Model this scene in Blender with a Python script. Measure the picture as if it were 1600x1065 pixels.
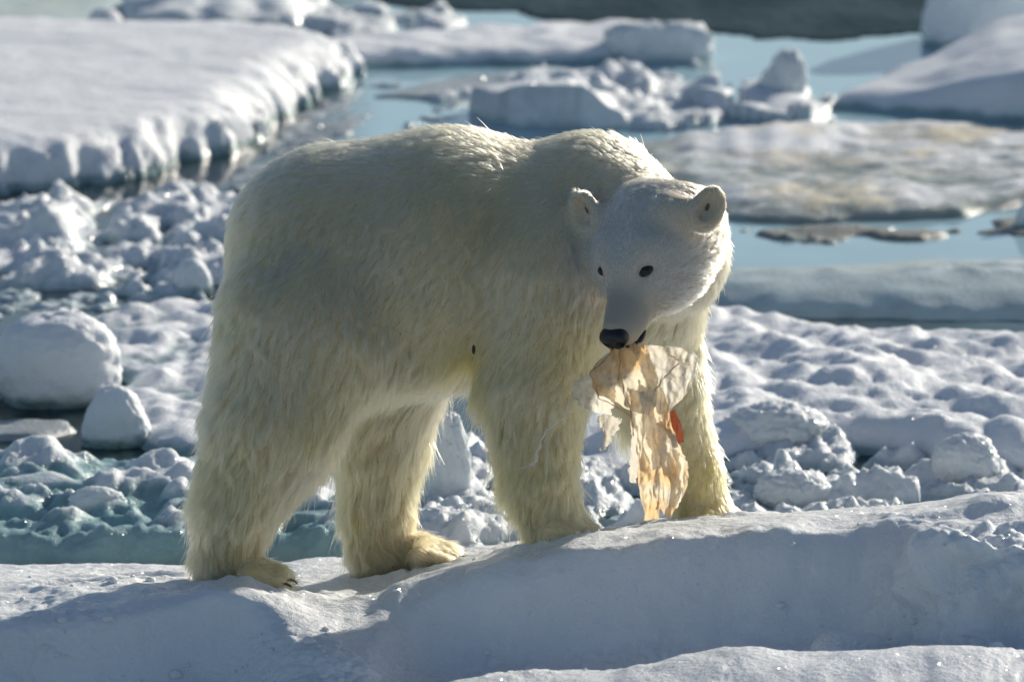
import bpy, bmesh, math, random
import numpy as np
from mathutils import Vector, Matrix, kdtree

# ------------------------------------------------------------------ clear
for o in list(bpy.data.objects):
    bpy.data.objects.remove(o, do_unlink=True)
scene = bpy.context.scene
COL = scene.collection
rng = np.random.default_rng(7)
R = math.radians

# ------------------------------------------------------------------ camera
DEP = R(11.0)              # the camera looks down from a ship's deck
DIST = 21.0                # metres to the bear
PXM = 600.0                # photo pixels per metre at that distance
Z0 = 0.826                 # height of the aimed point above the water (water is z = 0)
KF = PXM * DIST
cs, sn = math.cos(DEP), math.sin(DEP)
CAM = np.array([0.0, -DIST * cs, Z0 + DIST * sn])
cam_d = bpy.data.cameras.new('camera')
cam = bpy.data.objects.new('camera', cam_d)
COL.objects.link(cam)
cam.location = CAM
cam.rotation_euler = (math.pi / 2 - DEP, 0, 0)
cam_d.sensor_width = 36.0
cam_d.lens = 36.0 * KF / 1600.0
cam_d.clip_start = 0.5
cam_d.clip_end = 5000
cam_d.dof.use_dof = True
cam_d.dof.focus_distance = DIST - 0.15
cam_d.dof.aperture_fstop = 4.3
scene.camera = cam

# ------------------------------------------------------------------ sky, sun, exposure
SUN_AZ, SUN_EL = R(39), R(21)     # behind the bear and to the right
sun_dir = Vector((math.sin(SUN_AZ) * math.cos(SUN_EL), math.cos(SUN_AZ) * math.cos(SUN_EL), math.sin(SUN_EL)))
world = bpy.data.worlds.new('World')
scene.world = world
world.use_nodes = True
wn = world.node_tree
bg = wn.nodes['Background']
sky = wn.nodes.new('ShaderNodeTexSky')
sky.sky_type = 'NISHITA'
sky.sun_disc = False
sky.sun_elevation = SUN_EL
sky.sun_rotation = SUN_AZ
sky.air_density = 1.0
sky.dust_density = 0.6
sky.ozone_density = 1.5
wn.links.new(sky.outputs[0], bg.inputs[0])
bg.inputs[1].default_value = 0.085
sun_d = bpy.data.lights.new('sun', 'SUN')
sun_d.energy = 5.0
sun_d.angle = R(0.55)
sun_d.color = (1.0, 0.925, 0.80)
sun_o = bpy.data.objects.new('sun', sun_d)
COL.objects.link(sun_o)
sun_o.rotation_euler = sun_dir.to_track_quat('Z', 'Y').to_euler()
scene.view_settings.view_transform = 'Standard'
scene.view_settings.look = 'None'
scene.view_settings.gamma = 1
scene.view_settings.exposure = 0.12
scene.render.engine = 'CYCLES'
cy = scene.cycles
cy.max_bounces = 10
cy.diffuse_bounces = 4
cy.glossy_bounces = 4
cy.transmission_bounces = 8
cy.transparent_max_bounces = 12
cy.caustics_reflective = False
cy.caustics_refractive = False
cy.sample_clamp_indirect = 4.0
cy.use_denoising = True

# ------------------------------------------------------------------ pixels of the photograph -> places
def ray(px, py):
    px = np.asarray(px, float); py = np.asarray(py, float)
    a = (px - 800.0) / KF; b = (532.5 - py) / KF
    return np.stack([a, cs + b * sn, -sn + b * cs], -1)
def PY(px, py, Y):                     # on the upright plane at depth Y
    d = ray(px, py); t = (np.asarray(Y, float) - CAM[1]) / d[..., 1]
    return CAM + d * t[..., None]
def W(px, py, z=0.0):                  # on the level plane z
    d = ray(px, py); t = (z - CAM[2]) / d[..., 2]
    return CAM + d * t[..., None]

# ------------------------------------------------------------------ noise
_tab = np.random.default_rng(99).permutation(4096).astype(np.int64)
_g2 = np.random.default_rng(98).normal(size=(4096, 2)); _g2 /= np.linalg.norm(_g2, axis=1)[:, None]
_g3 = np.random.default_rng(97).normal(size=(4096, 3)); _g3 /= np.linalg.norm(_g3, axis=1)[:, None]
def _h(i, j, k=0):
    return _tab[(_tab[(_tab[i & 4095] + j) & 4095] + k) & 4095]
def perlin2(x, y, seed=0):
    xi = np.floor(x).astype(np.int64); yi = np.floor(y).astype(np.int64)
    xf = x - xi; yf = y - yi
    u = xf**3 * (xf * (xf * 6 - 15) + 10); v = yf**3 * (yf * (yf * 6 - 15) + 10)
    def g(a, b):
        gr = _g2[_h(xi + a, yi + b, seed)]
        return gr[..., 0] * (xf - a) + gr[..., 1] * (yf - b)
    return ((g(0, 0) * (1 - u) + g(1, 0) * u) * (1 - v) + (g(0, 1) * (1 - u) + g(1, 1) * u) * v) * 1.5
def fbm2(x, y, octv=4, seed=0, gain=0.5, billow=False):
    s = 0; a = 1.0; f = 1.0; tot = 0
    for o in range(octv):
        n = perlin2(x * f + 17.3 * o, y * f - 9.1 * o, seed + o * 7)
        if billow: n = np.abs(n) * 2 - 0.6
        s = s + a * n; tot += a; a *= gain; f *= 2.03
    return s / tot
def perlin3(p, seed=0):
    i = np.floor(p).astype(np.int64); f = p - i
    u = f**3 * (f * (f * 6 - 15) + 10)
    def g(a, b, c):
        gr = _g3[_h(i[..., 0] + a, i[..., 1] + b, i[..., 2] + c + seed)]
        return gr[..., 0] * (f[..., 0] - a) + gr[..., 1] * (f[..., 1] - b) + gr[..., 2] * (f[..., 2] - c)
    def l(a, b, t): return a + (b - a) * t
    return 1.5 * l(l(l(g(0,0,0), g(1,0,0), u[...,0]), l(g(0,1,0), g(1,1,0), u[...,0]), u[...,1]),
                   l(l(g(0,0,1), g(1,0,1), u[...,0]), l(g(0,1,1), g(1,1,1), u[...,0]), u[...,1]), u[...,2])
def fbm3(p, octv=3, seed=0, gain=0.5, billow=False):
    s = 0; a = 1.0; f = 1.0; tot = 0
    for o in range(octv):
        n = perlin3(p * f + 5.7 * o, seed + 11 * o)
        if billow: n = np.abs(n) * 2 - 0.6
        s = s + a * n; tot += a; a *= gain; f *= 2.03
    return s / tot
def smooth(a, b, x):
    t = np.clip((x - a) / (b - a), 0, 1)
    return t * t * (3 - 2 * t)

# ------------------------------------------------------------------ mesh helpers
def tag(o, label=None, cat=None, group=None, kind=None):
    if label: o['label'] = label
    if cat: o['category'] = cat
    if group: o['group'] = group
    if kind: o['kind'] = kind
    return o
def empty(name, loc=(0, 0, 0)):
    o = bpy.data.objects.new(name, None); COL.objects.link(o); o.location = loc
    o.empty_display_size = 0.1
    return o
def mesh_np(name, V, F, mat, parent=None, sm=True):
    V = np.ascontiguousarray(V, np.float32); F = np.asarray(F, np.int32)
    k = F.shape[1]
    me = bpy.data.meshes.new(name)
    me.vertices.add(len(V)); me.vertices.foreach_set('co', V.ravel())
    me.loops.add(F.size); me.loops.foreach_set('vertex_index', F.ravel())
    me.polygons.add(len(F))
    me.polygons.foreach_set('loop_start', np.arange(0, F.size, k, dtype=np.int32))
    me.update(calc_edges=True)
    me.polygons.foreach_set('use_smooth', np.full(len(F), sm))
    if mat: me.materials.append(mat)
    o = bpy.data.objects.new(name, me); COL.objects.link(o)
    if parent:
        o.parent = parent
        o.matrix_parent_inverse = Matrix.Translation(-Vector(parent.location))
    return o
def grid_faces(nu, nv, off=0):
    i = np.arange(nu - 1)[:, None] * nv + np.arange(nv - 1)[None, :]
    return np.stack([i, i + nv, i + nv + 1, i + 1], -1).reshape(-1, 4) + off
def ico(sub):
    bm = bmesh.new(); bmesh.ops.create_icosphere(bm, subdivisions=sub, radius=1.0)
    bm.verts.ensure_lookup_table()
    V = np.array([v.co for v in bm.verts]); F = np.array([[v.index for v in f.verts] for f in bm.faces])
    bm.free(); return V, F
ICO = {s: ico(s) for s in (2, 3, 4, 5, 6)}

# ------------------------------------------------------------------ materials
def new_mat(name):
    m = bpy.data.materials.new(name); m.use_nodes = True
    nt = m.node_tree
    return m, nt, nt.nodes['Principled BSDF']
def nd(nt, typ, **kw):
    n = nt.nodes.new(typ)
    for k, v in kw.items():
        if k in n.inputs.keys() if isinstance(k, str) else False: n.inputs[k].default_value = v
        else: setattr(n, k, v)
    return n
def noise(nt, vec, scale, detail=4, rough=0.5):
    n = nt.nodes.new('ShaderNodeTexNoise'); n.inputs['Scale'].default_value = scale
    n.inputs['Detail'].default_value = detail; n.inputs['Roughness'].default_value = rough
    nt.links.new(vec, n.inputs['Vector']); return n.outputs['Fac']
def ramp(nt, fac, a, b, lo=0.0, hi=1.0):
    n = nt.nodes.new('ShaderNodeMapRange'); n.interpolation_type = 'SMOOTHSTEP'
    n.inputs['From Min'].default_value = a; n.inputs['From Max'].default_value = b
    n.inputs['To Min'].default_value = lo; n.inputs['To Max'].default_value = hi
    nt.links.new(fac, n.inputs['Value']); return n.outputs['Result']
def mixc(nt, fac, a, b):
    n = nt.nodes.new('ShaderNodeMix'); n.data_type = 'RGBA'
    for s, v in ((n.inputs['Factor'], fac), (n.inputs[6], a), (n.inputs[7], b)):
        if isinstance(v, (tuple, float, int)): s.default_value = v if not isinstance(v, tuple) else (*v, 1)[:4]
        else: nt.links.new(v, s)
    return n.outputs[2]
def mathn(nt, op, a, b):
    n = nt.nodes.new('ShaderNodeMath'); n.operation = op
    for s, v in ((n.inputs[0], a), (n.inputs[1], b)):
        if isinstance(v, (float, int)): s.default_value = v
        else: nt.links.new(v, s)
    return n.outputs[0]

def snow_mat(name, wet=0.03, wet_soft=0.04, snow=(0.84, 0.86, 0.885), ice=(0.33, 0.46, 0.48), stain=None, stain_amt=0.0,
             rough_snow=0.55, grain=1.0, patch=0.0, sss=0.25, spec=0.5, coat=0.10):
    """snow on ice: bare glassy ice up to the height `wet` above the water, snow above it"""
    m, nt, b = new_mat(name)
    geo = nt.nodes.new('ShaderNodeNewGeometry'); pos = geo.outputs['Position']
    sep = nt.nodes.new('ShaderNodeSeparateXYZ'); nt.links.new(pos, sep.inputs[0])
    n1 = noise(nt, pos, 9.0, 4)
    h = mathn(nt, 'ADD', sep.outputs['Z'], mathn(nt, 'MULTIPLY', mathn(nt, 'SUBTRACT', n1, 0.5), -wet_soft * 2))
    f = ramp(nt, h, wet, wet + wet_soft)                 # 0 ice, 1 snow
    if patch > 0:                                        # bare glassy patches among the snow
        n3 = noise(nt, pos, 14.0, 3)
        f = mathn(nt, 'MULTIPLY', f, ramp(nt, n3, 0.5 - patch * 0.2, 0.6, 1.0 - patch, 1.0))
    n2 = noise(nt, pos, 3.0, 5)
    sc = mixc(nt, ramp(nt, n2, 0.3, 0.7), snow, tuple(c * 0.94 for c in snow))
    if stain:
        n4 = noise(nt, pos, 2.2, 5, 0.6)
        sc = mixc(nt, ramp(nt, n4, 0.42, 0.66, 0, stain_amt), sc, stain)
    ic = mixc(nt, ramp(nt, n1, 0.3, 0.7), ice, tuple(c * 0.8 for c in ice))
    nt.links.new(mixc(nt, f, ic, sc), b.inputs['Base Color'])
    nt.links.new(ramp(nt, f, 0, 1, 0.16, rough_snow), b.inputs['Roughness'])
    b.inputs['IOR'].default_value = 1.31; b.inputs['Specular IOR Level'].default_value = spec
    b.inputs['Subsurface Weight'].default_value = sss
    b.inputs['Subsurface Radius'].default_value = (0.7, 0.9, 1.0); b.inputs['Subsurface Scale'].default_value = 0.03
    # grain: coarse softness, then crystals
    g1 = noise(nt, pos, 55.0, 4, 0.6); g2 = noise(nt, pos, 420.0, 2, 0.6)
    bp = nt.nodes.new('ShaderNodeBump'); bp.inputs['Strength'].default_value = 0.5 * grain; bp.inputs['Distance'].default_value = 0.012
    nt.links.new(g1, bp.inputs['Height'])
    bp2 = nt.nodes.new('ShaderNodeBump'); bp2.inputs['Strength'].default_value = 0.5 * grain; bp2.inputs['Distance'].default_value = 0.0025
    nt.links.new(g2, bp2.inputs['Height']); nt.links.new(bp.outputs[0], bp2.inputs['Normal'])
    nt.links.new(bp2.outputs[0], b.inputs['Normal'])
    # single crystals that mirror the sun
    vo = nt.nodes.new('ShaderNodeTexVoronoi'); vo.inputs['Scale'].default_value = 170.0; nt.links.new(pos, vo.inputs['Vector'])
    sv = nt.nodes.new('ShaderNodeVectorMath'); sv.operation = 'SUBTRACT'; nt.links.new(vo.outputs['Color'], sv.inputs[0]); sv.inputs[1].default_value = (0.5, 0.5, 0.5)
    ad = nt.nodes.new('ShaderNodeVectorMath'); ad.operation = 'MULTIPLY_ADD'; nt.links.new(sv.outputs[0], ad.inputs[0])
    ad.inputs[1].default_value = (1.5, 1.5, 1.5); nt.links.new(geo.outputs['Normal'], ad.inputs[2])
    nm = nt.nodes.new('ShaderNodeVectorMath'); nm.operation = 'NORMALIZE'; nt.links.new(ad.outputs[0], nm.inputs[0])
    b.inputs['Coat Weight'].default_value = coat
    b.inputs['Coat Roughness'].default_value = 0.12
    b.inputs['Coat IOR'].default_value = 1.31
    nt.links.new(nm.outputs[0], b.inputs['Coat Normal'])
    return m

M = {}
M['snow'] = snow_mat('ridge_snow', wet=-0.2, ice=(0.5, 0.58, 0.6), grain=1.3, coat=0.3)
M['floe'] = snow_mat('floe_snow', wet=0.012, wet_soft=0.03, coat=0.02)
M['brash'] = snow_mat('brash_snow', wet=0.004, wet_soft=0.03, ice=(0.55, 0.66, 0.68), patch=0.3, grain=1.2)
M['teal'] = snow_mat('teal_ice_snow', wet=0.085, wet_soft=0.04, ice=(0.30, 0.47, 0.49), patch=0.15)
M['tealface'] = snow_mat('teal_face_snow', wet=0.095, wet_soft=0.04, coat=0.02, ice=(0.60, 0.69, 0.68), grain=0.8)
M['dirty'] = snow_mat('stained_snow', wet=0.02, wet_soft=0.04, coat=0.02, stain=(0.64, 0.56, 0.40), stain_amt=0.95, ice=(0.4, 0.43, 0.38))
M['brown'] = snow_mat('brown_slush', wet=-0.2, snow=(0.30, 0.29, 0.25), rough_snow=0.4, sss=0.0)
M['grey'] = snow_mat('grey_slush', wet=-0.2, snow=(0.40, 0.44, 0.46), rough_snow=0.35, sss=0.0)
m, nt, b = new_mat('dark_rippled_ice')
geo = nt.nodes.new('ShaderNodeNewGeometry'); pos = geo.outputs['Position']
mp_ = nt.nodes.new('ShaderNodeMapping'); mp_.inputs['Scale'].default_value = (1.0, 0.45, 1.0); nt.links.new(pos, mp_.inputs[0])
nt.links.new(mixc(nt, ramp(nt, noise(nt, mp_.outputs[0], 2.5, 5), .4, .65), (0.012, 0.034, 0.045), (0.035, 0.066, 0.08)), b.inputs['Base Color'])
b.inputs['Roughness'].default_value = 0.45; b.inputs['IOR'].default_value = 1.31; b.inputs['Specular IOR Level'].default_value = 0.05
bp = nt.nodes.new('ShaderNodeBump'); bp.inputs['Strength'].default_value = 0.6; bp.inputs['Distance'].default_value = 0.02
nt.links.new(noise(nt, mp_.outputs[0], 14.0, 4), bp.inputs['Height']); nt.links.new(bp.outputs[0], b.inputs['Normal'])
M['dark_sheet'] = m

m, nt, b = new_mat('sea_water')
geo = nt.nodes.new('ShaderNodeNewGeometry'); pos = geo.outputs['Position']
sepw = nt.nodes.new('ShaderNodeSeparateXYZ'); nt.links.new(pos, sepw.inputs[0])
sky_sheen = ramp(nt, mathn(nt, 'ADD', sepw.outputs['Y'], mathn(nt, 'MULTIPLY', noise(nt, pos, 0.8, 4), 3.0)), 5.2, 7.6)
sky_sheen = mathn(nt, 'MULTIPLY', sky_sheen, ramp(nt, sepw.outputs['X'], -0.75, -0.45))   # pale sky reflection put into the water colour, farther out and to the right
nt.links.new(mixc(nt, sky_sheen, (0.014, 0.032, 0.036), (0.36, 0.54, 0.61)), b.inputs['Base Color'])
b.inputs['IOR'].default_value = 1.333
nt.links.new(ramp(nt, noise(nt, pos, 0.9, 4), 0.45, 0.7, 0.01, 0.05), b.inputs['Roughness'])
bp = nt.nodes.new('ShaderNodeBump'); bp.inputs['Strength'].default_value = 0.08; bp.inputs['Distance'].default_value = 0.01
nt.links.new(noise(nt, pos, 5.0, 3), bp.inputs['Height']); nt.links.new(bp.outputs[0], b.inputs['Normal'])
M['water'] = m

def plain(name, col, rough=0.4, **kw):
    m, nt, b = new_mat(name)
    geo = nt.nodes.new('ShaderNodeNewGeometry')
    n = noise(nt, geo.outputs['Position'], 120.0, 3)
    nt.links.new(mixc(nt, n, tuple(c * 0.7 for c in col), tuple(min(1, c * 1.3) for c in col)), b.inputs['Base Color'])
    b.inputs['Roughness'].default_value = rough
    bp = nt.nodes.new('ShaderNodeBump'); bp.inputs['Strength'].default_value = kw.get('bump', 0.2); bp.inputs['Distance'].default_value = 0.002
    nt.links.new(noise(nt, geo.outputs['Position'], 300.0, 2), bp.inputs['Height']); nt.links.new(bp.outputs[0], b.inputs['Normal'])
    return m
M['nose'] = plain('nose_skin', (0.012, 0.012, 0.014), 0.32, bump=0.6)
M['eye'] = plain('eye_brown', (0.012, 0.008, 0.006), 0.06, bump=0.0)
M['lip'] = plain('lip_skin', (0.02, 0.018, 0.018), 0.35)
M['claw'] = plain('claw_horn', (0.03, 0.024, 0.018), 0.3)
M['skin'] = plain('under_fur', (0.64, 0.51, 0.35), 0.9)
M['ear_in'] = plain('ear_inner', (0.16, 0.12, 0.09), 0.9)

m, nt, b = new_mat('fur')
nt.nodes.remove(b)
hb = nt.nodes.new('ShaderNodeBsdfHairPrincipled'); hb.model = 'CHIANG'; hb.parametrization = 'COLOR'
at = nt.nodes.new('ShaderNodeAttribute'); at.attribute_name = 'tint'
nt.links.new(at.outputs['Color'], hb.inputs['Color'])
hb.inputs['Roughness'].default_value = 0.35; hb.inputs['Radial Roughness'].default_value = 0.6
hb.inputs['Random Roughness'].default_value = 0.2
hb.inputs['IOR'].default_value = 1.36
nt.links.new(hb.outputs[0], nt.nodes['Material Output'].inputs[0])
M['fur'] = m

# ================================================================== THE SETTING
wv = np.array([[-900, -600, 0], [900, -600, 0], [900, 2500, 0], [-900, 2500, 0]], float)
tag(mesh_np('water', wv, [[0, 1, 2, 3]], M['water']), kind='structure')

# ---- the ridge of snow in front, on which the bear stands: lofted through (depth, pixel row) stations
def catmull(xs, ys, x):
    xs = np.asarray(xs, float); ys = np.asarray(ys, float)
    d = np.gradient(ys, xs)
    sec = np.diff(ys) / np.diff(xs)
    d[0] = sec[0]; d[-1] = sec[-1]
    for i in range(1, len(xs) - 1):
        if sec[i-1] * sec[i] <= 0: d[i] = 0.35 * d[i]
        else: d[i] = np.sign(d[i]) * min(abs(d[i]), 2.5 * min(abs(sec[i-1]), abs(sec[i])))
    i = np.clip(np.searchsorted(xs, x) - 1, 0, len(xs) - 2)
    h = xs[i+1] - xs[i]; t = (x - xs[i]) / h
    return (ys[i] * (1 + 2*t) * (1-t)**2 + d[i] * h * t * (1-t)**2 + ys[i+1] * t*t*(3-2*t) + d[i+1] * h * t*t*(t-1))
RIDGE = {
 -500: [(.75,900),(.4,906),(.1,915),(-.2,935),(-.45,955),(-.75,990),(-.82,1120),(-1.0,1150),(-1.4,1190),(-2.4,1330)],
    0: [(.70,884),(.4,897),(.1,906),(-.2,922),(-.45,946),(-.70,974),(-.77,1100),(-1.0,1150),(-1.4,1180),(-2.4,1320)],
  200: [(.70,880),(.4,893),(.1,903),(-.2,909),(-.45,930),(-.65,957),(-.72,1085),(-1.0,1150),(-1.4,1180),(-2.4,1320)],
  365: [(.65,885),(.4,895),(.1,906),(-.2,910),(-.40,914),(-.56,928),(-.64,1050),(-1.0,1140),(-1.4,1170),(-2.4,1310)],
  470: [(.65,872),(.4,890),(.1,912),(-.15,928),(-.38,934),(-.58,960),(-.82,1010),(-1.0,1080),(-1.4,1120),(-2.4,1300)],
  575: [(.65,866),(.4,882),(.15,903),(-.1,926),(-.36,942),(-.60,980),(-.84,1030),(-1.0,1080),(-1.4,1104),(-2.4,1290)],
  645: [(.62,862),(.4,874),(.15,892),(-.1,908),(-.28,903),(-.45,945),(-.60,1045),(-.95,1084),(-1.4,1086),(-2.4,1285)],
  700: [(.60,858),(.4,868),(.15,882),(-.1,888),(-.28,882),(-.43,915),(-.51,1046),(-.9,1082),(-1.4,1074),(-2.4,1280)],
  800: [(.60,846),(.4,850),(.15,855),(-.1,853),(-.36,868),(-.45,905),(-.53,1036),(-.9,1080),(-1.35,1056),(-2.4,1270)],
  950: [(.50,832),(.35,831),(.15,830),(-.1,827),(-.38,846),(-.47,880),(-.55,1024),(-.95,1070),(-1.35,1040),(-2.4,1260)],
 1150: [(.50,811),(.35,811),(.15,809),(-.1,806),(-.38,828),(-.47,862),(-.56,1006),(-.95,1055),(-1.35,1020),(-2.4,1250)],
 1330: [(.50,801),(.35,801),(.15,799),(-.1,796),(-.38,818),(-.48,850),(-.58,992),(-.95,1040),(-1.35,1012),(-2.4,1250)],
 1400: [(.50,795),(.35,794),(.15,792),(-.1,789),(-.38,808),(-.48,836),(-.70,900),(-.86,1022),(-1.35,1012),(-2.4,1250)],
 1470: [(.50,786),(.35,785),(.15,783),(-.1,780),(-.36,794),(-.50,824),(-.90,834),(-1.0,1012),(-1.35,1013),(-2.4,1250)],
 1600: [(.50,772),(.35,771),(.15,769),(-.1,766),(-.36,780),(-.50,814),(-.95,842),(-1.05,1012),(-1.35,1015),(-2.4,1250)],
 2100: [(.50,766),(.35,764),(.15,762),(-.15,758),(-.4,752),(-.50,806),(-.95,852),(-1.05,1012),(-1.35,1018),(-2.4,1250)],
}
RIDGE[-1600] = RIDGE[-500]; RIDGE[3200] = RIDGE[2100]      # the ridge goes on past the frame
pxs = sorted(RIDGE)
K = 10
NU, NV = 760, 300
upx = np.concatenate([np.linspace(-1500, -330, 90)[:-1], np.linspace(-330, 1950, 582), np.linspace(1950, 3100, 90)[1:]])
cY = np.stack([catmull(pxs, [RIDGE[p][k][0] for p in pxs], upx) for k in range(K)], 1)
cP = np.stack([catmull(pxs, [RIDGE[p][k][1] for p in pxs], upx) for k in range(K)], 1)
kk = np.arange(K) ; v = np.linspace(0, K - 1, NV)
v = np.interp(np.linspace(0, 1, NV), [0, .12, .8, 1], [0, 1.5, 7.3, 9])
ridge = np.zeros((NU, NV, 3))
for i in range(NU):
    ridge[i] = PY(np.full(NV, upx[i]), catmull(kk, cP[i], v), catmull(kk, cY[i], v))
for _ in range(14):                      # soften the loft
    ridge[1:-1, 1:-1] = 0.5 * ridge[1:-1, 1:-1] + 0.125 * (ridge[2:, 1:-1] + ridge[:-2, 1:-1] + ridge[1:-1, 2:] + ridge[1:-1, :-2])
back = ridge[:, :1].copy() + np.array([0, .35, 0]) ; back[..., 2] = -0.15
back2 = ridge[:, :1] * 0.55 + back * 0.45 + np.array([0, .05, .05])
front = ridge[:, -1:].copy() + np.array([0, -.6, 0]); front[..., 2] = -0.3
ridge = np.concatenate([back, back2, ridge, front], 1)
du = np.gradient(ridge, axis=0); dv = np.gradient(ridge, axis=1)
nrm = np.cross(dv, du); nrm /= np.linalg.norm(nrm, axis=2)[..., None] + 1e-9
if nrm[..., 2].mean() < 0: nrm = -nrm
x, y, z = ridge[..., 0], ridge[..., 1], ridge[..., 2]
disp = 0.020 * fbm3(ridge * 3.1, 3, 5) + 0.007 * fbm3(ridge * 14, 3, 9)
blk = smooth(0.85, 1.0, x) * smooth(-.5, -.62, y) * smooth(-1.15, -1.05, y)
disp += smooth(-.62, -.5, y) * smooth(-.25, -.36, y) * 0.035 * fbm3(ridge * np.array([5, 3, 3]), 3, 25)
disp += blk * (0.08 * fbm3(ridge * 4, 3, 15, billow=True) + 0.02 * fbm3(ridge * 13, 3, 17, billow=True))
disp += smooth(-1.12, -1.2, y) * 0.03 * fbm3(ridge * np.array([2.5, 2, 5]), 3, 19)
lump = smooth(0.0, 0.5, fbm2(x * 2.2, z * 3 + y, 3, 33)) * (z < 0.5)
disp += 0.012 * lump * fbm3(ridge * 26, 2, 21, billow=True)
for (qx, qy, qY) in ((370, 905, -.18), (430, 908, -.20), (620, 885, .17), (700, 872, .14), (880, 842, -.2), (1120, 810, .13), (120, 915, -.15), (215, 912, .1)):
    c = PY(qx, qy, qY); dd = np.sqrt(((x - c[0]) / 1.3)**2 + (y - c[1])**2)
    disp += -0.016 * smooth(.10, .05, dd) + 0.008 * np.exp(-((dd - .115) / .025)**2) * (1 + fbm2(x * 20, y * 20, 2, 77))
ridge_s = ridge + nrm * disp[..., None]
F = grid_faces(NU, ridge.shape[1])
if (nrm[NU//2, 100] @ np.cross(dv[NU//2, 100], du[NU//2, 100])) > 0: F = F[:, ::-1]
tag(mesh_np('snow_ridge', ridge_s.reshape(-1, 3), F, M['snow']), kind='structure')
RV = ridge_s[:, 3:-1].reshape(-1, 3)
def ridge_z(x, y):
    d = (RV[:, 0] - x)**2 + (RV[:, 1] - y)**2
    i = np.argpartition(d, 4)[:4]
    return float(RV[i, 2].mean())

# ---- sheets, floes and heaps as height fields inside an outline
def poly_sd(px, py, poly):
    d = np.full(px.shape, 1e9); inside = np.zeros(px.shape, bool)
    n = len(poly)
    for i in range(n):
        a = poly[i]; b = poly[(i + 1) % n]
        e = b - a; wx = px - a[0]; wy = py - a[1]
        t = np.clip((wx * e[0] + wy * e[1]) / (e @ e), 0, 1)
        d = np.minimum(d, (wx - e[0] * t)**2 + (wy - e[1] * t)**2)
        c = ((a[1] > py) != (b[1] > py)) & (px < (b[0] - a[0]) * (py - a[1]) / (b[1] - a[1] + 1e-12) + a[0])
        inside ^= c
    d = np.sqrt(d)
    return np.where(inside, d, -d)
def field(name, pix, hfun, mat, res=0.016, z=0.0, edge_noise=(3.0, 0.05), margin=0.15, parent=None):
    poly = W([p[0] for p in pix], [p[1] for p in pix], z)[:, :2]
    lo = poly.min(0) - margin; hi = poly.max(0) + margin
    nx = max(8, int((hi[0] - lo[0]) / res)); ny = max(8, int((hi[1] - lo[1]) / (res * 1.25)))
    X, Y = np.meshgrid(np.linspace(lo[0], hi[0], nx), np.linspace(lo[1], hi[1], ny), indexing='ij')
    sd = poly_sd(X, Y, poly) + edge_noise[1] * fbm2(X * edge_noise[0], Y * edge_noise[0], 4, 3)
    Z = hfun(X, Y, sd)
    V = np.stack([X, Y, Z], -1).reshape(-1, 3)
    F = grid_faces(nx, ny)
    keep = (Z.reshape(-1)[F] > -0.05).any(1)
    F = F[keep]
    used = np.unique(F); mp = np.full(len(V), -1); mp[used] = np.arange(len(used))
    return mesh_np(name, V[used], mp[F], mat, parent)
def lip(sd, T, e):
    s = np.clip(sd / e, 0, 1)
    return np.where(sd > 0, T * np.sqrt(np.maximum(0, 1 - (1 - s)**2)), sd * 2.0)
def domes(X, Y, n, rr, hh, seed, flat=0.75, squash=1.4, mask=None):
    """rounded broken lumps: the highest of many tilted domes"""
    r = np.random.default_rng(seed)
    Z = np.full(X.shape, -0.2)
    x0, x1 = X.min(), X.max(); y0, y1 = Y.min(), Y.max()
    wx = X + 0.02 * fbm2(X * 14, Y * 14, 2, seed); wy = Y + 0.02 * fbm2(X * 14, Y * 14, 2, seed + 5)
    for _ in range(n):
        cx, cyy = r.uniform(x0, x1), r.uniform(y0, y1)
        a = rr[0] * (rr[1] / rr[0])**(r.random()**1.6)
        h = a * r.uniform(*hh)
        i0, i1 = np.searchsorted(X[:, 0], [cx - a * 1.5, cx + a * 1.5]); j0, j1 = np.searchsorted(Y[0], [cyy - a * 1.5, cyy + a * 1.5])
        if i1 <= i0 or j1 <= j0: continue
        th = r.uniform(0, math.pi); ca, sa = math.cos(th), math.sin(th)
        dx = wx[i0:i1, j0:j1] - cx; dy = wy[i0:i1, j0:j1] - cyy
        q = ((dx * ca + dy * sa) / a)**2 + ((-dx * sa + dy * ca) / (a / squash))**2
        tilt = r.normal(0, 0.25, 2)
        if r.random() < .6:                          # a broken block: flat faces
            an = np.sort(r.uniform(0, 2 * math.pi, 5)); st = r.uniform(.7, 1.5, 5)
            q = np.max([(dx * math.cos(k) + dy * math.sin(k)) / a * w for k, w in zip(an, st)], axis=0)
            q = np.clip(q, 0, 2)**2.6
        zz = np.where(q < 1, h * (1 - q)**0.4 * (1 + tilt[0] * dx / a + tilt[1] * dy / a) + r.uniform(-.02, .01), -0.2)
        Z[i0:i1, j0:j1] = np.maximum(Z[i0:i1, j0:j1], zz)
    return Z

# big flat floe, upper left
def h_flat(X, Y, sd):
    sc = (0.075 * fbm2(X * 2.3, Y * 3.1, 4, 4, .55, billow=True) + .05 * fbm2(X * 9, Y * 9, 3, 5, billow=True) + .05) * smooth(0.45, 0, sd)
    return lip(sd - sc * 1.2, 0.165, 0.26) + np.where(sd > 0, 0.012 * fbm2(X * 1.6, Y * 3.2, 3, 6) + 0.006 * fbm2(X * 9, Y * 14, 3, 8), 0)
tag(field('ice_floe', [(-420, 336), (-150, 320), (0, 308), (150, 292), (240, 274), (330, 252), (415, 228), (450, 192), (505, 152), (562, 132), (572, 118), (540, 100), (400, 84), (200, 80), (0, 78), (-420, 82)],
    h_flat, M['floe'], 0.02), 'big flat snow-covered floe with rounded scalloped edge at upper left', 'ice floe')
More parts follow.
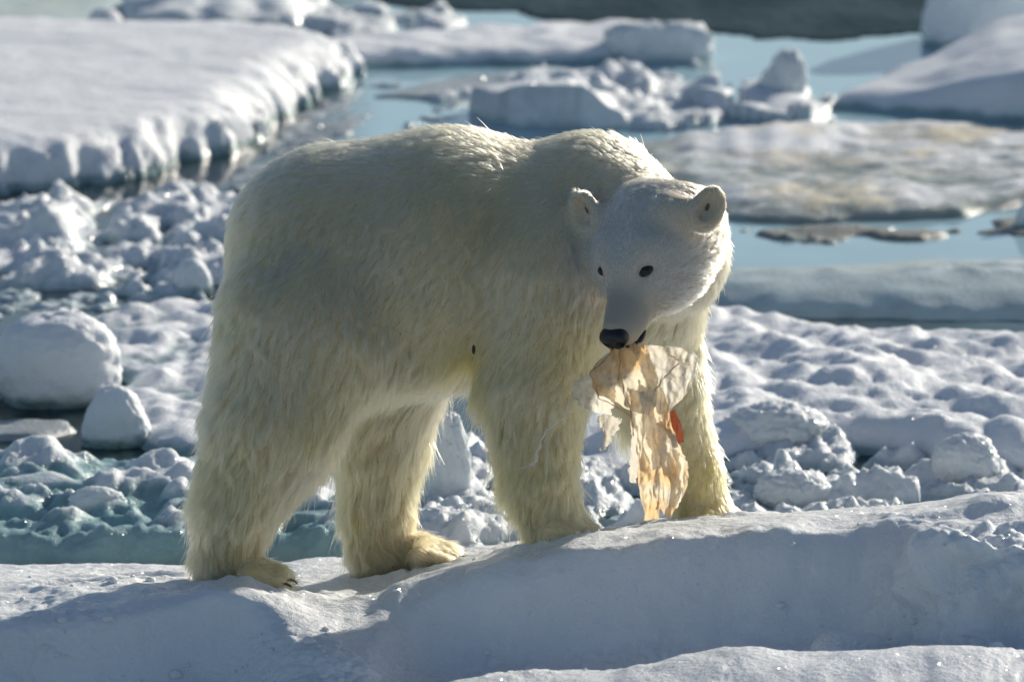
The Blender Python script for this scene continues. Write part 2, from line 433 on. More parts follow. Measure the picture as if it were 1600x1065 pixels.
# pale grey-green floe at the very top left
tag(field('ice_floe', [(-500, -60), (150, -70), (205, 10), (150, 40), (60, 62), (-500, 66)], lambda X, Y, s: lip(s, 0.05, 0.15) + 0.01 * fbm2(X * 3, Y * 3, 3, 2),
    M['tealface'], 0.03), 'smooth grey-green ice floe in the top left corner', 'ice floe')
tag(field('ice_floe', [(190, -10), (330, -40), (480, -35), (520, 15), (470, 40), (330, 50), (200, 52)], lambda X, Y, s: lip(s, 0.09, 0.2) + np.where(s > 0, 0.035 * fbm2(X * 5, Y * 5, 4, 12, billow=True), 0),
    M['brash'], 0.025), 'lumpy grey snow floe along the top edge, right of the corner floe', 'ice floe')
# long low slab, top middle
tag(field('ice_floe', [(480, 108), (700, 106), (900, 102), (1090, 95), (1110, 72), (1000, 50), (800, 58), (640, 66), (500, 78)],
    lambda X, Y, s: lip(s, 0.065, 0.12) + np.where(s > 0, 0.02 * fbm2(X * 4, Y * 4, 4, 15, billow=True) + 0.045 * smooth(0.55, 1.0, X), 0), M['floe'], 0.025),
    'long low snow-covered slab of ice near the top centre', 'ice floe')
# thin sheets of slush
tag(field('slush_sheet', [(585, 152), (680, 128), (820, 112), (960, 112), (900, 135), (770, 152), (690, 158)], lambda X, Y, s: lip(s, 0.012, 0.05) + np.where(s > 0, 0.01 * fbm2(X * 8, Y * 8, 3, 3), 0),
    M['grey'], 0.025), 'thin grey slush sheet between two patches of blue water behind the back', 'slush')
tag(field('dark_ice_sheet', [(420, -200), (1900, -200), (1900, 40), (1440, 57), (1180, 62), (1110, 60), (1000, 40), (860, 30), (780, 22), (690, 20), (500, -5)],
    lambda X, Y, s: lip(s, 0.006, 0.12) + np.where(s > 0, 0.004 * fbm2(X * 2, Y * 3, 3, 30), 0), M['dark_sheet'], 0.03, edge_noise=(2.0, 0.3)), 'dark grey thin ice sheet along the top edge', 'ice sheet')
# heap of rubble above the shoulders
def h_heap(X, Y, sd):
    z = lip(sd, 0.05, 0.15) + np.where(sd > 0, 0.10 * fbm2(X * 3.2, Y * 3.2, 3, 41, billow=True) * smooth(0, .2, sd) + 0.03 * fbm2(X * 11, Y * 11, 3, 44, billow=True), 0)
    return np.maximum(z, np.where(sd > -0.02, domes(X, Y, 90, (0.06, 0.2), (0.4, 0.75), 51), -0.2))
tag(field('rubble_heap', [(740, 176), (800, 196), (920, 202), (1060, 202), (1130, 194), (1140, 165), (1090, 140), (960, 128), (860, 136)], h_heap, M['brash'], 0.02),
    'clumpy heap of snowy ice rubble just above the shoulder hump', 'ice rubble')
tag(field('rubble_heap', [(1150, 188), (1220, 196), (1290, 180), (1300, 160), (1240, 150), (1160, 158)], lambda X, Y, sd: np.where(sd > -.02, domes(X, Y, 60, (0.04, 0.14), (0.3, 0.6), 57), -.2), M['brash'], 0.02),
    'low spread of ice rubble under the pointed chunk', 'ice rubble')
# slab with blue-shaded front, upper right
def h_slab(X, Y, sd):
    return lip(sd, 0.06 + 0.17 * smooth(1.25, 2.2, X), 0.14) + np.where(sd > 0, 0.03 * fbm2(X * 2.5, Y * 2.5, 3, 61), 0)
tag(field('ice_floe', [(1290, 172), (1360, 176), (1480, 184), (1640, 200), (2000, 215), (2000, 90), (1600, 96), (1480, 108), (1380, 130)], h_slab, M['floe'], 0.022),
    'thick slab with blue shaded front at the right edge, below the tall block', 'ice floe')
# stained floe, right
def h_dirty(X, Y, sd):
    g = 0.10 * np.exp(-(((X - 1.35) / 0.55)**2 + ((Y - 8.9) / 0.45)**2)) + 0.05 * np.exp(-(((X - 0.98) / 0.25)**2 + ((Y - 8.0) / 0.5)**2))
    return lip(sd, 0.045, 0.25) + np.where(sd > 0, g + 0.028 * fbm2(X * 2.3, Y * 1.6, 4, 71) + 0.012 * fbm2(X * 7, Y * 5, 3, 74, billow=True), 0)
tag(field('ice_floe', [(960, 232), (1000, 275), (1130, 345), (1250, 352), (1400, 345), (1520, 338), (1600, 322), (2000, 330), (2000, 205), (1600, 205), (1400, 205), (1300, 208), (1200, 222), (1060, 220)], h_dirty, M['dirty'], 0.02),
    'low yellowish stained floe with a swell, right of the head', 'ice floe')
tag(field('slush_sheet', [(1195, 366), (1300, 356), (1450, 352), (1600, 344), (1900, 346), (1900, 372), (1600, 374), (1400, 377), (1270, 378)], lambda X, Y, s: lip(s + .25 * fbm2(X * 3, Y * 3, 4, 14) - .03, 0.012, 0.06) + np.where(s > 0, 0.02 * fbm2(X * 7, Y * 7, 4, 13), 0),
    M['brown'], 0.018), 'thin brownish slush sheet floating along the front of the stained floe', 'slush')
# floe with teal front
tag(field('ice_floe', [(1000, 470), (1130, 488), (1300, 496), (1500, 499), (2000, 500), (2000, 408), (1600, 420), (1400, 428), (1200, 436), (1080, 440)],
    lambda X, Y, s: lip(s + .12 * fbm2(X * 2, Y * 2, 3, 88), 0.115, 0.8) + np.where(s > 0.25, 0.03 * fbm2(X * 5, Y * 5, 3, 81, billow=True) * smooth(.25, .45, s), 0) + np.where(s > 0, .006 * fbm2(X * 3, Y * 6, 3, 82), 0), M['tealface'], 0.018),
    'floe with snowy rim and smooth teal-grey front, right of the cheek', 'ice floe')
# hummocky snow floe
def h_hum(X, Y, sd):
    b1 = fbm2(X * 2.1 + Y * .4, Y * 1.5, 2, 91, billow=True); b2 = fbm2(X * 5.2, Y * 3.6, 3, 95, billow=True)
    return lip(sd, 0.10, 0.16) + np.where(sd > 0, (0.05 * b1 + 0.03 * b2 + 0.015 * fbm2(X * 12, Y * 9, 3, 97)) * smooth(0, .15, sd), 0)
tag(field('snow_floe', [(820, 640), (900, 560), (1060, 520), (1150, 512), (1260, 530), (1400, 548), (1600, 545), (2050, 545), (2050, 765), (1600, 752), (1480, 738), (1380, 712), (1250, 712), (1100, 730), (900, 770), (760, 740)], h_hum, M['floe'], 0.016),
    'broad hummocky snow floe right of the front legs', 'ice floe')
# left hummocky snow
def h_left(X, Y, sd):
    return lip(sd, 0.05, 0.14) + np.where(sd > 0, (0.05 * fbm2(X * 2.6, Y * 1.6, 3, 101, billow=True) + 0.02 * fbm2(X * 8, Y * 6, 3, 103, billow=True)) * smooth(0, .12, sd), 0)
tag(field('snow_floe', [(95, 520), (200, 495), (330, 480), (480, 480), (520, 700), (330, 720), (240, 712), (170, 670), (195, 600)], h_left, M['floe'], 0.016),
    'rippled snow floe left of the rump, behind the round chunk', 'ice floe')
tag(field('slush_sheet', [(-300, 668), (0, 662), (110, 660), (130, 676), (60, 690), (-300, 694)], lambda X, Y, s: lip(s, 0.02, 0.05) + np.where(s > 0, 0.01 * fbm2(X * 9, Y * 9, 3, 23), 0), M['grey'], 0.018),
    'thin grey slush sheet under the round chunk at the left edge', 'slush')
# brash, left, behind the rump
def brash(seed, n, rr, hh, base=0.0, amp=0.03, cr=0.035, f0=2.6):
    def f(X, Y, sd):
        wx = X + 0.06 * fbm2(X * 4, Y * 4, 3, seed + 8); wy = Y + 0.06 * fbm2(X * 4, Y * 4, 3, seed + 9)
        zz = base + amp * (fbm2(wx * f0, wy * f0 * .8, 2, seed + 2, 0.5, billow=True) * 1.2 + .5 * fbm2(wx * f0 * 2.7, wy * f0 * 2.4, 3, seed + 4, .5, billow=True))
        if n:
            dm = domes(X, Y, n, rr, hh, seed, squash=1.7) + .3 * zz
            k = .03; h = np.maximum(k - np.abs(zz - dm), 0) / k      # the lumps grow out of the slush
            zz = np.maximum(zz, dm) + h * h * k * .25
        zz += np.clip(zz + .03, 0, .05) / .05 * (cr * fbm2(wx * 11, wy * 11, 5, seed + 3, 0.6, billow=True) + .01 * fbm2(X * 45, Y * 45, 2, seed + 6))
        return np.where(sd > 0, zz, np.maximum(-0.2, zz + sd * 1.5))
    return f
tag(field('brash_ice', [(-450, 345), (0, 335), (120, 318), (280, 318), (440, 308), (470, 440), (400, 470), (300, 468), (100, 452), (-450, 470)], brash(201, 70, (0.06, 0.24), (0.25, 0.5), 0.035, 0.10, 0.03, 2.2), M['brash'], 0.014), kind='stuff')
tag(field('brash_ice', [(-450, 462), (60, 460), (300, 458), (340, 478), (250, 492), (130, 484), (60, 496), (-450, 505)], brash(211, 200, (0.015, 0.06), (0.3, 0.6), 0.0, 0.03, 0.02, 4), M['brash'], 0.012), kind='stuff')
# teal walled rubble floe, left, behind the hind legs
def h_teal(X, Y, sd):
    zz = lip(sd, 0.10, 0.2) + np.where(sd > 0, 0.085 * fbm2(X * 2.6, Y * 2.6, 3, 111, billow=True) * smooth(0, .2, sd) + 0.03 * fbm2(X * 10, Y * 9, 4, 113, .6, billow=True), 0)
    dd = domes(X, Y, 45, (0.04, 0.16), (0.4, 0.8), 117) + 0.05
    return np.where(sd > 0.14, np.maximum(zz, dd), zz)
tag(field('ice_floe', [(-450, 888), (150, 884), (300, 882), (450, 878), (560, 874), (640, 850), (620, 800), (500, 770), (300, 752), (100, 745), (-450, 742)], h_teal, M['teal'], 0.012),
    'rubble-topped floe with teal ice wall behind the near hind leg', 'ice floe')
tag(field('brash_ice', [(600, 700), (760, 680), (1000, 740), (1250, 705), (1420, 716), (1600, 748), (2050, 760), (2050, 850), (1600, 842), (1200, 870), (900, 880), (680, 880), (600, 840)], brash(221, 170, (0.03, 0.15), (0.4, 0.8), 0.03, 0.085, 0.035, 2.8), M['brash'], 0.011), kind='stuff')
tag(field('brash_ice', [(380, 60), (500, 20), (700, 22), (740, 48), (700, 62), (520, 68)], brash(231, 110, (0.03, 0.14), (0.3, 0.6), 0.0, 0.05), M['brash'], 0.025), kind='stuff')

tag(field('brash_ice', [(1115, 78), (1250, 72), (1400, 72), (1300, 100), (1260, 150), (1310, 160), (1280, 175), (1140, 130)], brash(241, 45, (0.015, 0.06), (0.2, 0.4), -0.1, 0.0, 0.01), M['grey'], 0.02), kind='stuff')
tag(field('brash_ice', [(440, 180), (520, 155), (575, 140), (600, 165), (560, 200), (520, 240), (430, 300), (330, 312), (240, 308), (400, 262), (430, 235)], brash(251, 120, (0.015, 0.07), (0.15, 0.4), 0.0, 0.02, 0.012, 4), M['grey'], 0.018), kind='stuff')
tag(field('brash_ice', [(470, 116), (700, 112), (900, 108), (1110, 102), (1140, 140), (1080, 138), (960, 124), (860, 130), (760, 160), (700, 190), (640, 200), (690, 160), (600, 140), (540, 130)], brash(261, 130, (0.02, 0.09), (0.15, 0.45), 0.0, 0.035, 0.02, 3), M['brash'], 0.018), kind='stuff')
tag(field('brash_ice', [(1110, 340), (1200, 352), (1330, 360), (1330, 384), (1240, 378), (1150, 366)], brash(271, 60, (0.015, 0.06), (0.15, 0.4), -0.03, 0.03, 0.015, 4), M['dirty'], 0.016), kind='stuff')
def pack(seed): return brash(seed, 160, (0.2, 0.9), (0.08, 0.22), 0.03, 0.10, 0.05, 0.7)
for k, pix in enumerate(([(-3200, 860), (-560, 860), (-620, 500), (-560, 200), (-700, -60), (-3200, -60)],
                         [(2150, 860), (4600, 860), (4600, -60), (2300, -60), (2180, 300), (2120, 560)],
                         [(-3200, -110), (300, -120), (900, -205), (2000, -210), (4600, -110), (4600, -210), (1000, -235), (-3200, -210)])):
    tag(field('pack_ice', pix, pack(281 + 10 * k), M['floe'], 0.05, edge_noise=(.8, .4)), kind='stuff')   # the pack goes on around the frame
# ---- single chunks: (name, label, pixel centre of the base, half width px, height px, depth factor, squareness, noise, seed, material)
def chunk(name, label, px, py, hw, h, deep=0.9, power=2.0, amp=0.18, freq=2.2, seed=1, mat='brash', lean=(0, 0), taper=0.0, sub=5, cat='ice chunk', group=None, z=0.0):
    base = W(px, py, z); s = np.linalg.norm(base - CAM) / KF      # metres per pixel there
    V, F = ICO[sub]; V = V.copy()
    p = power
    V = V / (np.abs(V)**p).sum(1)[:, None]**(1 / p)
    n = fbm3(V * freq + seed * 3.7, 4, seed, 0.5) + 0.5 * fbm3(V * freq * 2.5 + seed, 3, seed + 3, billow=True)
    n = n + 0.28 * fbm3(V * freq * 5 + seed, 4, seed + 9, 0.6, billow=True) * (2.0 if mat == 'brash' else 1.0)
    V = V * (1 + amp * n)[:, None]
    w = hw * s; hh = h * s
    k = (V[:, 2] + 1) / 2
    V[:, :2] *= (1 - taper * np.clip(k, 0, 1))[:, None]
    V = V * np.array([w, w * deep, hh * 0.62])
    V[:, 2] += hh * 0.38
    V[:, 0] += lean[0] * V[:, 2]; V[:, 1] += lean[1] * V[:, 2]
    base = base + np.array([0, w * deep * 0.85, 0])
    o = mesh_np(name, V, F, M[mat]); o.location = base
    return tag(o, label, cat, group)
chunk('ice_chunk', 'big round snowy ice chunk at the left edge', 85, 640, 100, 140, 0.9, 2.3, 0.12, 1.5, 3, 'floe')
chunk('ice_chunk', 'pale cone-shaped snow chunk in front of the big round chunk', 178, 702, 66, 92, 0.9, 2.6, 0.14, 1.6, 14, 'floe', taper=0.5)
chunk('ice_chunk', 'small shaded mound of ice beside the rump at left', 300, 464, 38, 55, 0.9, 2.2, 0.15, 1.6, 22, 'floe', taper=0.4)
chunk('ice_chunk', 'oblong pointed ice lump lying on the teal-walled floe', 150, 806, 46, 42, 0.6, 2.2, 0.15, 1.4, 31, 'brash', z=0.06)
chunk('ice_chunk', 'upright white ice chunk seen under the belly behind far hind leg', 700, 792, 42, 145, 0.8, 2.4, 0.16, 1.6, 41, 'brash', taper=0.3)
chunk('ice_chunk', 'rounded ice ball near the top left corner', 162, 62, 30, 46, 0.9, 2.0, 0.12, 1.4, 52, 'floe')
chunk('ice_chunk', 'blocky upturned end of ice at the right of the long slab', 1030, 98, 84, 58, 0.4, 4.0, 0.2, 2.2, 63, 'brash')
chunk('ice_chunk', 'pointed ice chunk jutting up beside blue water, right of the rubble heap', 1215, 166, 52, 88, 0.7, 2.2, 0.22, 1.8, 71, 'brash', lean=(0.25, 0), taper=0.55)
chunk('ice_block', 'tall blue-shaded ice block in the top right corner', 1545, 78, 115, 150, 0.8, 3.0, 0.12, 1.3, 83, 'floe', taper=0.35)
chunk('ice_chunk', 'frosty round-topped chunk on the rubble at the right', 1510, 765, 52, 80, 0.9, 2.4, 0.16, 1.7, 91, 'brash')
chunk('ice_chunk', 'large clumpy chunk at the edge of the hummocky floe, right of far front leg', 1215, 716, 78, 78, 0.8, 2.4, 0.2, 2.0, 95, 'brash')
chunk('ice_chunk', 'dark-shaded rounded lump right behind the ridge crest, right of far front paw', 1240, 800, 62, 58, 0.8, 2.2, 0.18, 1.8, 99, 'brash')
chunk('ice_chunk', 'small blue-shaded ice chunk cut by the right edge at cheek height', 1606, 360, 24, 46, 0.9, 2.6, 0.12, 1.4, 103, 'floe', taper=0.5)

# lumps of snow standing against the ridge at lower right
def lumpy(name, label, px, py, Y, hw, h, deep, seed, power=2.4):
    c = PY(px, py, Y); s = np.linalg.norm(c - CAM) / KF
    V, F = ICO[6]; V = V.copy(); V = V / (np.abs(V)**power).sum(1)[:, None]**(1 / power)
    n = 0.16 * fbm3(V * 1.6 + seed, 3, seed) + 0.07 * fbm3(V * 5 + seed, 3, seed + 2, billow=True) + 0.015 * fbm3(V * 16 + seed, 2, seed + 4, billow=True)
    V = V * (1 + n)[:, None] * np.array([hw * s, deep, h * s])
    o = mesh_np(name, V, F, M['snow']); o.location = c
    return tag(o, label, 'snow lump')
lumpy('snow_lump', 'small crumbled snow lump at the foot of the ridge, left of the big lump', 1330, 1018, -0.92, 62, 28, 0.10, 17)

# crumbs of snow lying on the ridge and at its foot
cr = np.random.default_rng(61); Vs = []; Fs = []; off = 0
cand = RV[(RV[:, 1] < .3) & (RV[:, 1] > -1.5) & (np.abs(RV[:, 0]) < 1.8)]
low = cand[(cand[:, 1] < -.62) & (cand[:, 1] > -1.1)]
for k in range(330):
    src = low if k < 240 else cand
    p = src[cr.integers(len(src))]
    r0 = .004 * 4.0**(cr.random()**2.2)
    V, F = ICO[2]; V = V * (1 + .35 * fbm3(V * 1.4 + k * 2.1, 2, k % 50))[:, None] * np.array([1.2, 1, .8]) * r0 + p + np.array([0, 0, r0 * .4])
    Vs.append(V); Fs.append(F + off); off += len(V)
tag(mesh_np('snow_crumbs', np.concatenate(Vs), np.concatenate(Fs), M['snow']), kind='stuff')

# ================================================================== THE BEAR
def cam_vec(x, y, zt):                        # image right, image up, towards the viewer
    return np.array([x, 0, 0]) + y * np.array([0, sn, cs]) + zt * np.array([0, -cs, sn])
psi, phi, rol = R(35), R(51), R(1.0)
HS = 1.10
def rollv(v):
    c, s = math.cos(-rol), math.sin(-rol)
    return (v[0] * c - v[1] * s, v[0] * s + v[1] * c, v[2])
HF = cam_vec(*rollv((-math.sin(psi) * math.cos(phi), -math.sin(phi), math.cos(psi) * math.cos(phi))))   # towards the nose
HU = cam_vec(*rollv((-math.sin(psi) * math.sin(phi), math.cos(phi), math.cos(psi) * math.sin(phi))))    # crown
HL = cam_vec(*rollv((math.cos(psi), 0, math.sin(psi))))                                                # bear's left = image right
HO = PY(1006, 362, -0.37)
def hd(f, l, u): return HO + HS * (f * HF + l * HL + u * HU)

PR = []                                        # (kind, data, fur length, comb direction)
DOWN = np.array([-0.28, -0.02, -0.95]); BACK = np.array([-0.9, 0, -0.35]); FLANK = np.array([-0.55, 0, -0.83])
def cone(a, b, ra, rb, fur, comb, k=0.05): PR.append(('cone', np.array(a), np.array(b), ra, rb, fur, np.array(comb), k))
def ell(c, axes, rad, fur, comb, k=0.03): PR.append(('ell', np.array(c), np.array(axes), np.array(rad), 0, fur, np.array(comb), k))
def C(p, q, fur, comb, k=0.05):                # p, q = (px, py, Y, radius px)
    cone(PY(*p[:3]), PY(*q[:3]), p[3] / PXM, q[3] / PXM, fur, comb, k)
# trunk
C((525, 392, .03, 165), (705, 385, .0, 176), .050, FLANK, .08)
C((705, 386, .0, 175), (880, 388, -.02, 150), .048, FLANK, .07)
C((885, 352, -.02, 136), (915, 332, -.02, 122), .036, BACK, .05)
C((900, 390, -.02, 150), (985, 440, .02, 118), .05, FLANK, .06)
C((560, 470, .0, 150), (720, 455, .0, 128), .075, DOWN, .08)        # belly
# neck
C((935, 345, -.05, 122), (1040, 384, -.20, 88), .036, (-.5, .2, -.7), .06)
C((980, 400, -.06, 110), (1048, 404, -.20, 76), .040, (-.2, .1, -.95), .06)
# near front leg
C((850, 425, -.15, 128), (836, 585, -.19, 80), .055, DOWN)
C((836, 585, -.19, 80), (846, 745, -.20, 47), .062, DOWN, .04)
C((846, 745, -.20, 50), (868, 808, -.20, 40), .045, DOWN, .03)
C((862, 816, -.19, 32), (914, 828, -.21, 13), .030, (.85, 0, -.5), .04)
# far front leg
C((1000, 440, .08, 92), (1036, 600, .13, 60), .045, DOWN)
C((1036, 600, .13, 60), (1083, 735, .14, 42), .035, DOWN, .04)
C((1083, 735, .14, 42), (1100, 795, .14, 40), .025, DOWN, .03)
C((1095, 800, .14, 34), (1144, 810, .12, 13), .030, (.85, 0, -.5), .04)
C((1010, 560, .12, 50), (1000, 640, .16, 26), .075, DOWN, .04)     # feathering at the elbow
# near hind leg
C((480, 510, -.12, 138), (432, 650, -.16, 98), .060, DOWN, .06)
C((432, 650, -.16, 98), (366, 790, -.17, 60), .068, DOWN, .05)
C((368, 790, -.17, 58), (350, 868, -.17, 40), .046, DOWN, .03)
C((342, 878, -.17, 36), (430, 897, -.19, 14), .040, (.85, -.05, -.5), .04)
# far hind leg
C((600, 540, .14, 118), (596, 680, .18, 66), .070, DOWN, .05)
C((596, 680, .18, 66), (590, 800, .20, 47), .070, DOWN, .04)
C((590, 800, .20, 47), (590, 855, .19, 38), .050, DOWN, .03)
C((588, 864, .18, 38), (694, 864, .15, 13), .042, (.85, 0, -.5), .04)
# head
NB = -HF
def hell(c, rad, fur, comb, k): ell(hd(*c), (HF, HL, HU), np.array(rad) * HS, fur, comb, k)
hell((-.015, 0, -.015), (.135, .118, .094), .027, NB + .2 * HU, .05)        # skull
hell((.075, 0, -.020), (.088, .076, .062), .018, NB, .05)                  # brow
cone(hd(.085, 0, -.048), hd(.232, 0, -.068), .064 * HS, .039 * HS, .010, NB, .035)        # muzzle
cone(hd(.04, 0, -.105), hd(.195, 0, -.105), .062 * HS, .026 * HS, .010, NB, .03)          # lower jaw
for s in (-1, 1):
    cone(hd(.07, s * .050, .030), hd(.118, s * .040, .016), .030 * HS, .018 * HS, .010, NB, .04)   # brow ridges
    hell((.0, s * .080, -.07), (.105, .068, .080), .026, NB - .3 * HU + .1 * s * HL, .06)   # cheeks
    cone(hd(.20, s * .018, -.080), hd(.232, s * .015, -.084), .034 * HS, .027 * HS, .005, NB, .02)  # flews
hell((-.07, .075, -.06), (.09, .062, .09), .028, NB - .2 * HU, .06)          # ruff
hell((-.07, -.06, -.06), (.09, .06, .09), .028, NB - .2 * HU, .06)
for s in (-1, 1): hell((.035, s * .055, -.105), (.105, .058, .055), .022, NB - .2 * HU, .05)   # jowls
# ears
EARS = []
for s, epx, epy in ((-1, 915, 328), (1, 1108, 324)):
    up = cam_vec(-.42 if s < 0 else .34, .88, .12); up /= np.linalg.norm(up)
    nrm_e = cam_vec(-.62, -.05, .78) if s < 0 else cam_vec(-.22, -.12, .96)
    nrm_e -= up * (nrm_e @ up); nrm_e /= np.linalg.norm(nrm_e)
    wd = np.cross(up, nrm_e)
    c0 = hd(-.035, s * .165, .086)
    c = PY(epx, epy, c0[1])
    EARS.append((c, nrm_e, wd, up, s))
    ell(c, (nrm_e, wd, up), (.021, .042, .058), .013, up * .9 - nrm_e * .1, .02)
    base = hd(-.03, s * .10, .03)
    cone(c - up * .035, c * .45 + base * .55 - up * .02, .024, .030, .012, NB + .3 * HU, .03)
    if s > 0: cone(c - up * .012 - nrm_e * .012 - s * .012 * HL, hd(-.03, s * .075, .045), .022, .036, .012, NB + .3 * HU, .04)
# toes
for (tx, ty, tY, n) in ((446, 902, -.20, 4), (716, 866, .14, 4), (922, 831, -.22, 4), (1152, 813, .12, 4)):
    p0 = PY(tx, ty, tY)
    for i in range(n):
        q = p0 + np.array([-.012 * abs(i - 1.2), -.075 + .048 * i, -.004])
        cone(q - np.array([.09, 0, -.022]), q - np.array([.004, 0, -.002]), .022, .011, .030, (.9, 0, -.45), .035)

def sd_prim(p, P):
    if p[0] == 'cone':
        a, b, ra, rb = p[1:5]; ba = b - a
        t = np.clip(((P - a) @ ba) / (ba @ ba), 0, 1)
        return np.linalg.norm(P - a - t[..., None] * ba, axis=-1) - (ra + (rb - ra) * t)
    c, A, r = p[1:4]
    q = (P - c) @ A.T
    k0 = np.linalg.norm(q / r, axis=-1); k1 = np.linalg.norm(q / (r * r), axis=-1)
    return k0 * (k0 - 1.0) / np.maximum(k1, 1e-6)
def sdf(P):
    D = None
    for p in PR:
        d = sd_prim(p, P); k = p[7]
        if D is None: D = d
        else:
            h = np.maximum(k - np.abs(D - d), 0) / k
            D = np.minimum(D, d) - h * h * k * 0.25
    for c, n, w, u, s in EARS:                       # hollow of the ear
        q = P - (c + n * .030 + u * .002)
        r = np.array([.030, .027, .040])
        qq = np.stack([q @ n, q @ w, q @ u], -1)
        k0 = np.linalg.norm(qq / r, axis=-1); k1 = np.linalg.norm(qq / (r * r), axis=-1)
        d = k0 * (k0 - 1) / np.maximum(k1, 1e-6)
        D = np.maximum(D, -d)
    for s in (-1, 1):                                # eye sockets
        d = np.linalg.norm(P - hd(.138, s * .072, .012), axis=-1) - .022 * HS
        k = .03; h = np.maximum(k - np.abs(D + d), 0) / k
        D = np.maximum(D, -d) + h * h * k * .25
    return D
def surface_nets(lo, hi, h):
    n = np.ceil((hi - lo) / h).astype(int)
    ax = [lo[i] + h * np.arange(n[i]) for i in range(3)]
    Fv = np.empty(n, np.float32)
    for i in range(0, n[0], 24):
        G = np.stack(np.meshgrid(ax[0][i:i+24], ax[1], ax[2], indexing='ij'), -1)
        Fv[i:i+24] = sdf(G)
    S = Fv < 0
    c = np.zeros(n - 1, np.int8)
    for a in (0, 1):
        for b2 in (0, 1):
            for d in (0, 1):
                c += S[a:n[0]-1+a, b2:n[1]-1+b2, d:n[2]-1+d]
    cell = np.argwhere((c > 0) & (c < 8))
    idm = np.full(n - 1, -1, np.int64); idm[tuple(cell.T)] = np.arange(len(cell))
    acc = np.zeros((len(cell), 3)); cnt = np.zeros(len(cell))
    cor = np.array([[a, b2, d] for a in (0, 1) for b2 in (0, 1) for d in (0, 1)])
    for i in range(8):
        for j in range(i + 1, 8):
            if np.abs(cor[i] - cor[j]).sum() != 1: continue
            fi = Fv[tuple((cell + cor[i]).T)]; fj = Fv[tuple((cell + cor[j]).T)]
            mk = (fi < 0) != (fj < 0)
            t = np.where(mk, fi / (fi - fj + 1e-12), 0)
            acc += np.where(mk[:, None], cor[i] + (cor[j] - cor[i]) * t[:, None], 0); cnt += mk
    V = lo + h * (cell + acc / cnt[:, None])
    faces = []
    for axx in range(3):
        o1, o2 = [(1, 2), (2, 0), (0, 1)][axx]
        sl0 = [slice(1, -1)] * 3; sl1 = [slice(1, -1)] * 3
        sl0[axx] = slice(0, -1); sl1[axx] = slice(1, None)
        a0 = S[tuple(sl0)]; a1 = S[tuple(sl1)]
        e = np.argwhere(a0 != a1)
        inside = a0[tuple(e.T)]
        base = e.copy(); base[:, o1] += 1; base[:, o2] += 1
        def cid(d1, d2):
            q = base.copy(); q[:, o1] += d1; q[:, o2] += d2
            return idm[tuple(q.T)]
        f = np.stack([cid(-1, -1), cid(0, -1), cid(0, 0), cid(-1, 0)], 1)
        f[~inside] = f[~inside][:, ::-1]
        faces.append(f)
    F = np.concatenate(faces); F = F[(F >= 0).all(1)]
    return V, F
BV, BF = surface_nets(np.array([-1.02, -.62, .12]), np.array([.72, .42, 1.56]), 0.0095)
bear = empty('polar_bear', tuple(PY(700, 880, 0)))
tag(bear, 'polar bear on the snow ridge, head turned, chewing a plastic sheet', 'polar bear')
body = mesh_np('body', BV, BF, M['skin'], bear)

# the undercoat: cream on the body, grey-white on the face, dark skin showing through on the muzzle
hw_ = np.exp(-np.clip(np.linalg.norm(BV - hd(.04, 0, -.03), axis=1) - .10, 0, 1) / .07)[:, None]
mw_ = np.exp(-np.clip(np.linalg.norm(BV - hd(.20, 0, -.035), axis=1) - .045, 0, 1) / .04)[:, None]
uc = np.array([.64, .51, .35]) * (1 - hw_) + hw_ * np.array([.53, .52, .49])
uc = uc * (1 - .5 * mw_) + .5 * mw_ * np.array([.20, .21, .23])
ua = body.data.attributes.new('undercoat', 'FLOAT_COLOR', 'POINT')
ua.data.foreach_set('color', np.concatenate([uc, np.ones((len(uc), 1))], 1).astype(np.float32).ravel())
nt = M['skin'].node_tree; an_ = nt.nodes.new('ShaderNodeAttribute'); an_.attribute_name = 'undercoat'
nt.links.new(an_.outputs['Color'], nt.nodes['Principled BSDF'].inputs['Base Color'])

# ---- fur
def tri_info(V, F):
    a, b, c, d = (V[F[:, i]] for i in range(4))
    n = np.cross(c - a, d - b); ar = np.linalg.norm(n, axis=1) * 0.5
    return n / (2 * ar[:, None] + 1e-12), ar
FN, FA = tri_info(BV, BF)
vn = np.zeros_like(BV)
for i in range(4): np.add.at(vn, BF[:, i], FN * FA[:, None])
vn /= np.linalg.norm(vn, axis=1)[:, None] + 1e-12
# blended fur attributes at vertices
wsum = np.zeros(len(BV)); flen = np.zeros(len(BV)); fcomb = np.zeros((len(BV), 3)); headw = np.zeros(len(BV))
nhead0 = next(i for i, p in enumerate(PR) if p[0] == 'ell')
for i, p in enumerate(PR):
    d = sd_prim(p, BV); w = np.exp(-np.clip(d, -0.01, 1) / 0.022)
    wsum += w; flen += w * p[5]; cv = p[6] / np.linalg.norm(p[6]); fcomb += w[:, None] * cv
flen /= wsum; fcomb /= wsum[:, None]
# on the upper back the coat is short and swept to the tail
topw = smooth(0.55, 0.95, vn[:, 2]) * (BV[:, 2] > 1.0)
flen *= 1 - 0.25 * topw
fcomb = fcomb * (1 - topw)[:, None] + topw[:, None] * np.array([-.9, 0, -.1])
# belly and back of the legs hang longer
flen *= 1 + 0.5 * smooth(0.2, 1, -vn[:, 0]) * (BV[:, 2] < .8) * (BV[:, 2] > .34) * (BV[:, 0] > -.15)
flen *= 1 + 0.35 * smooth(0.2, 0.9, -vn[:, 2]) + 0.15 * smooth(0.3, 1, -vn[:, 0]) * (BV[:, 2] < 0.95)
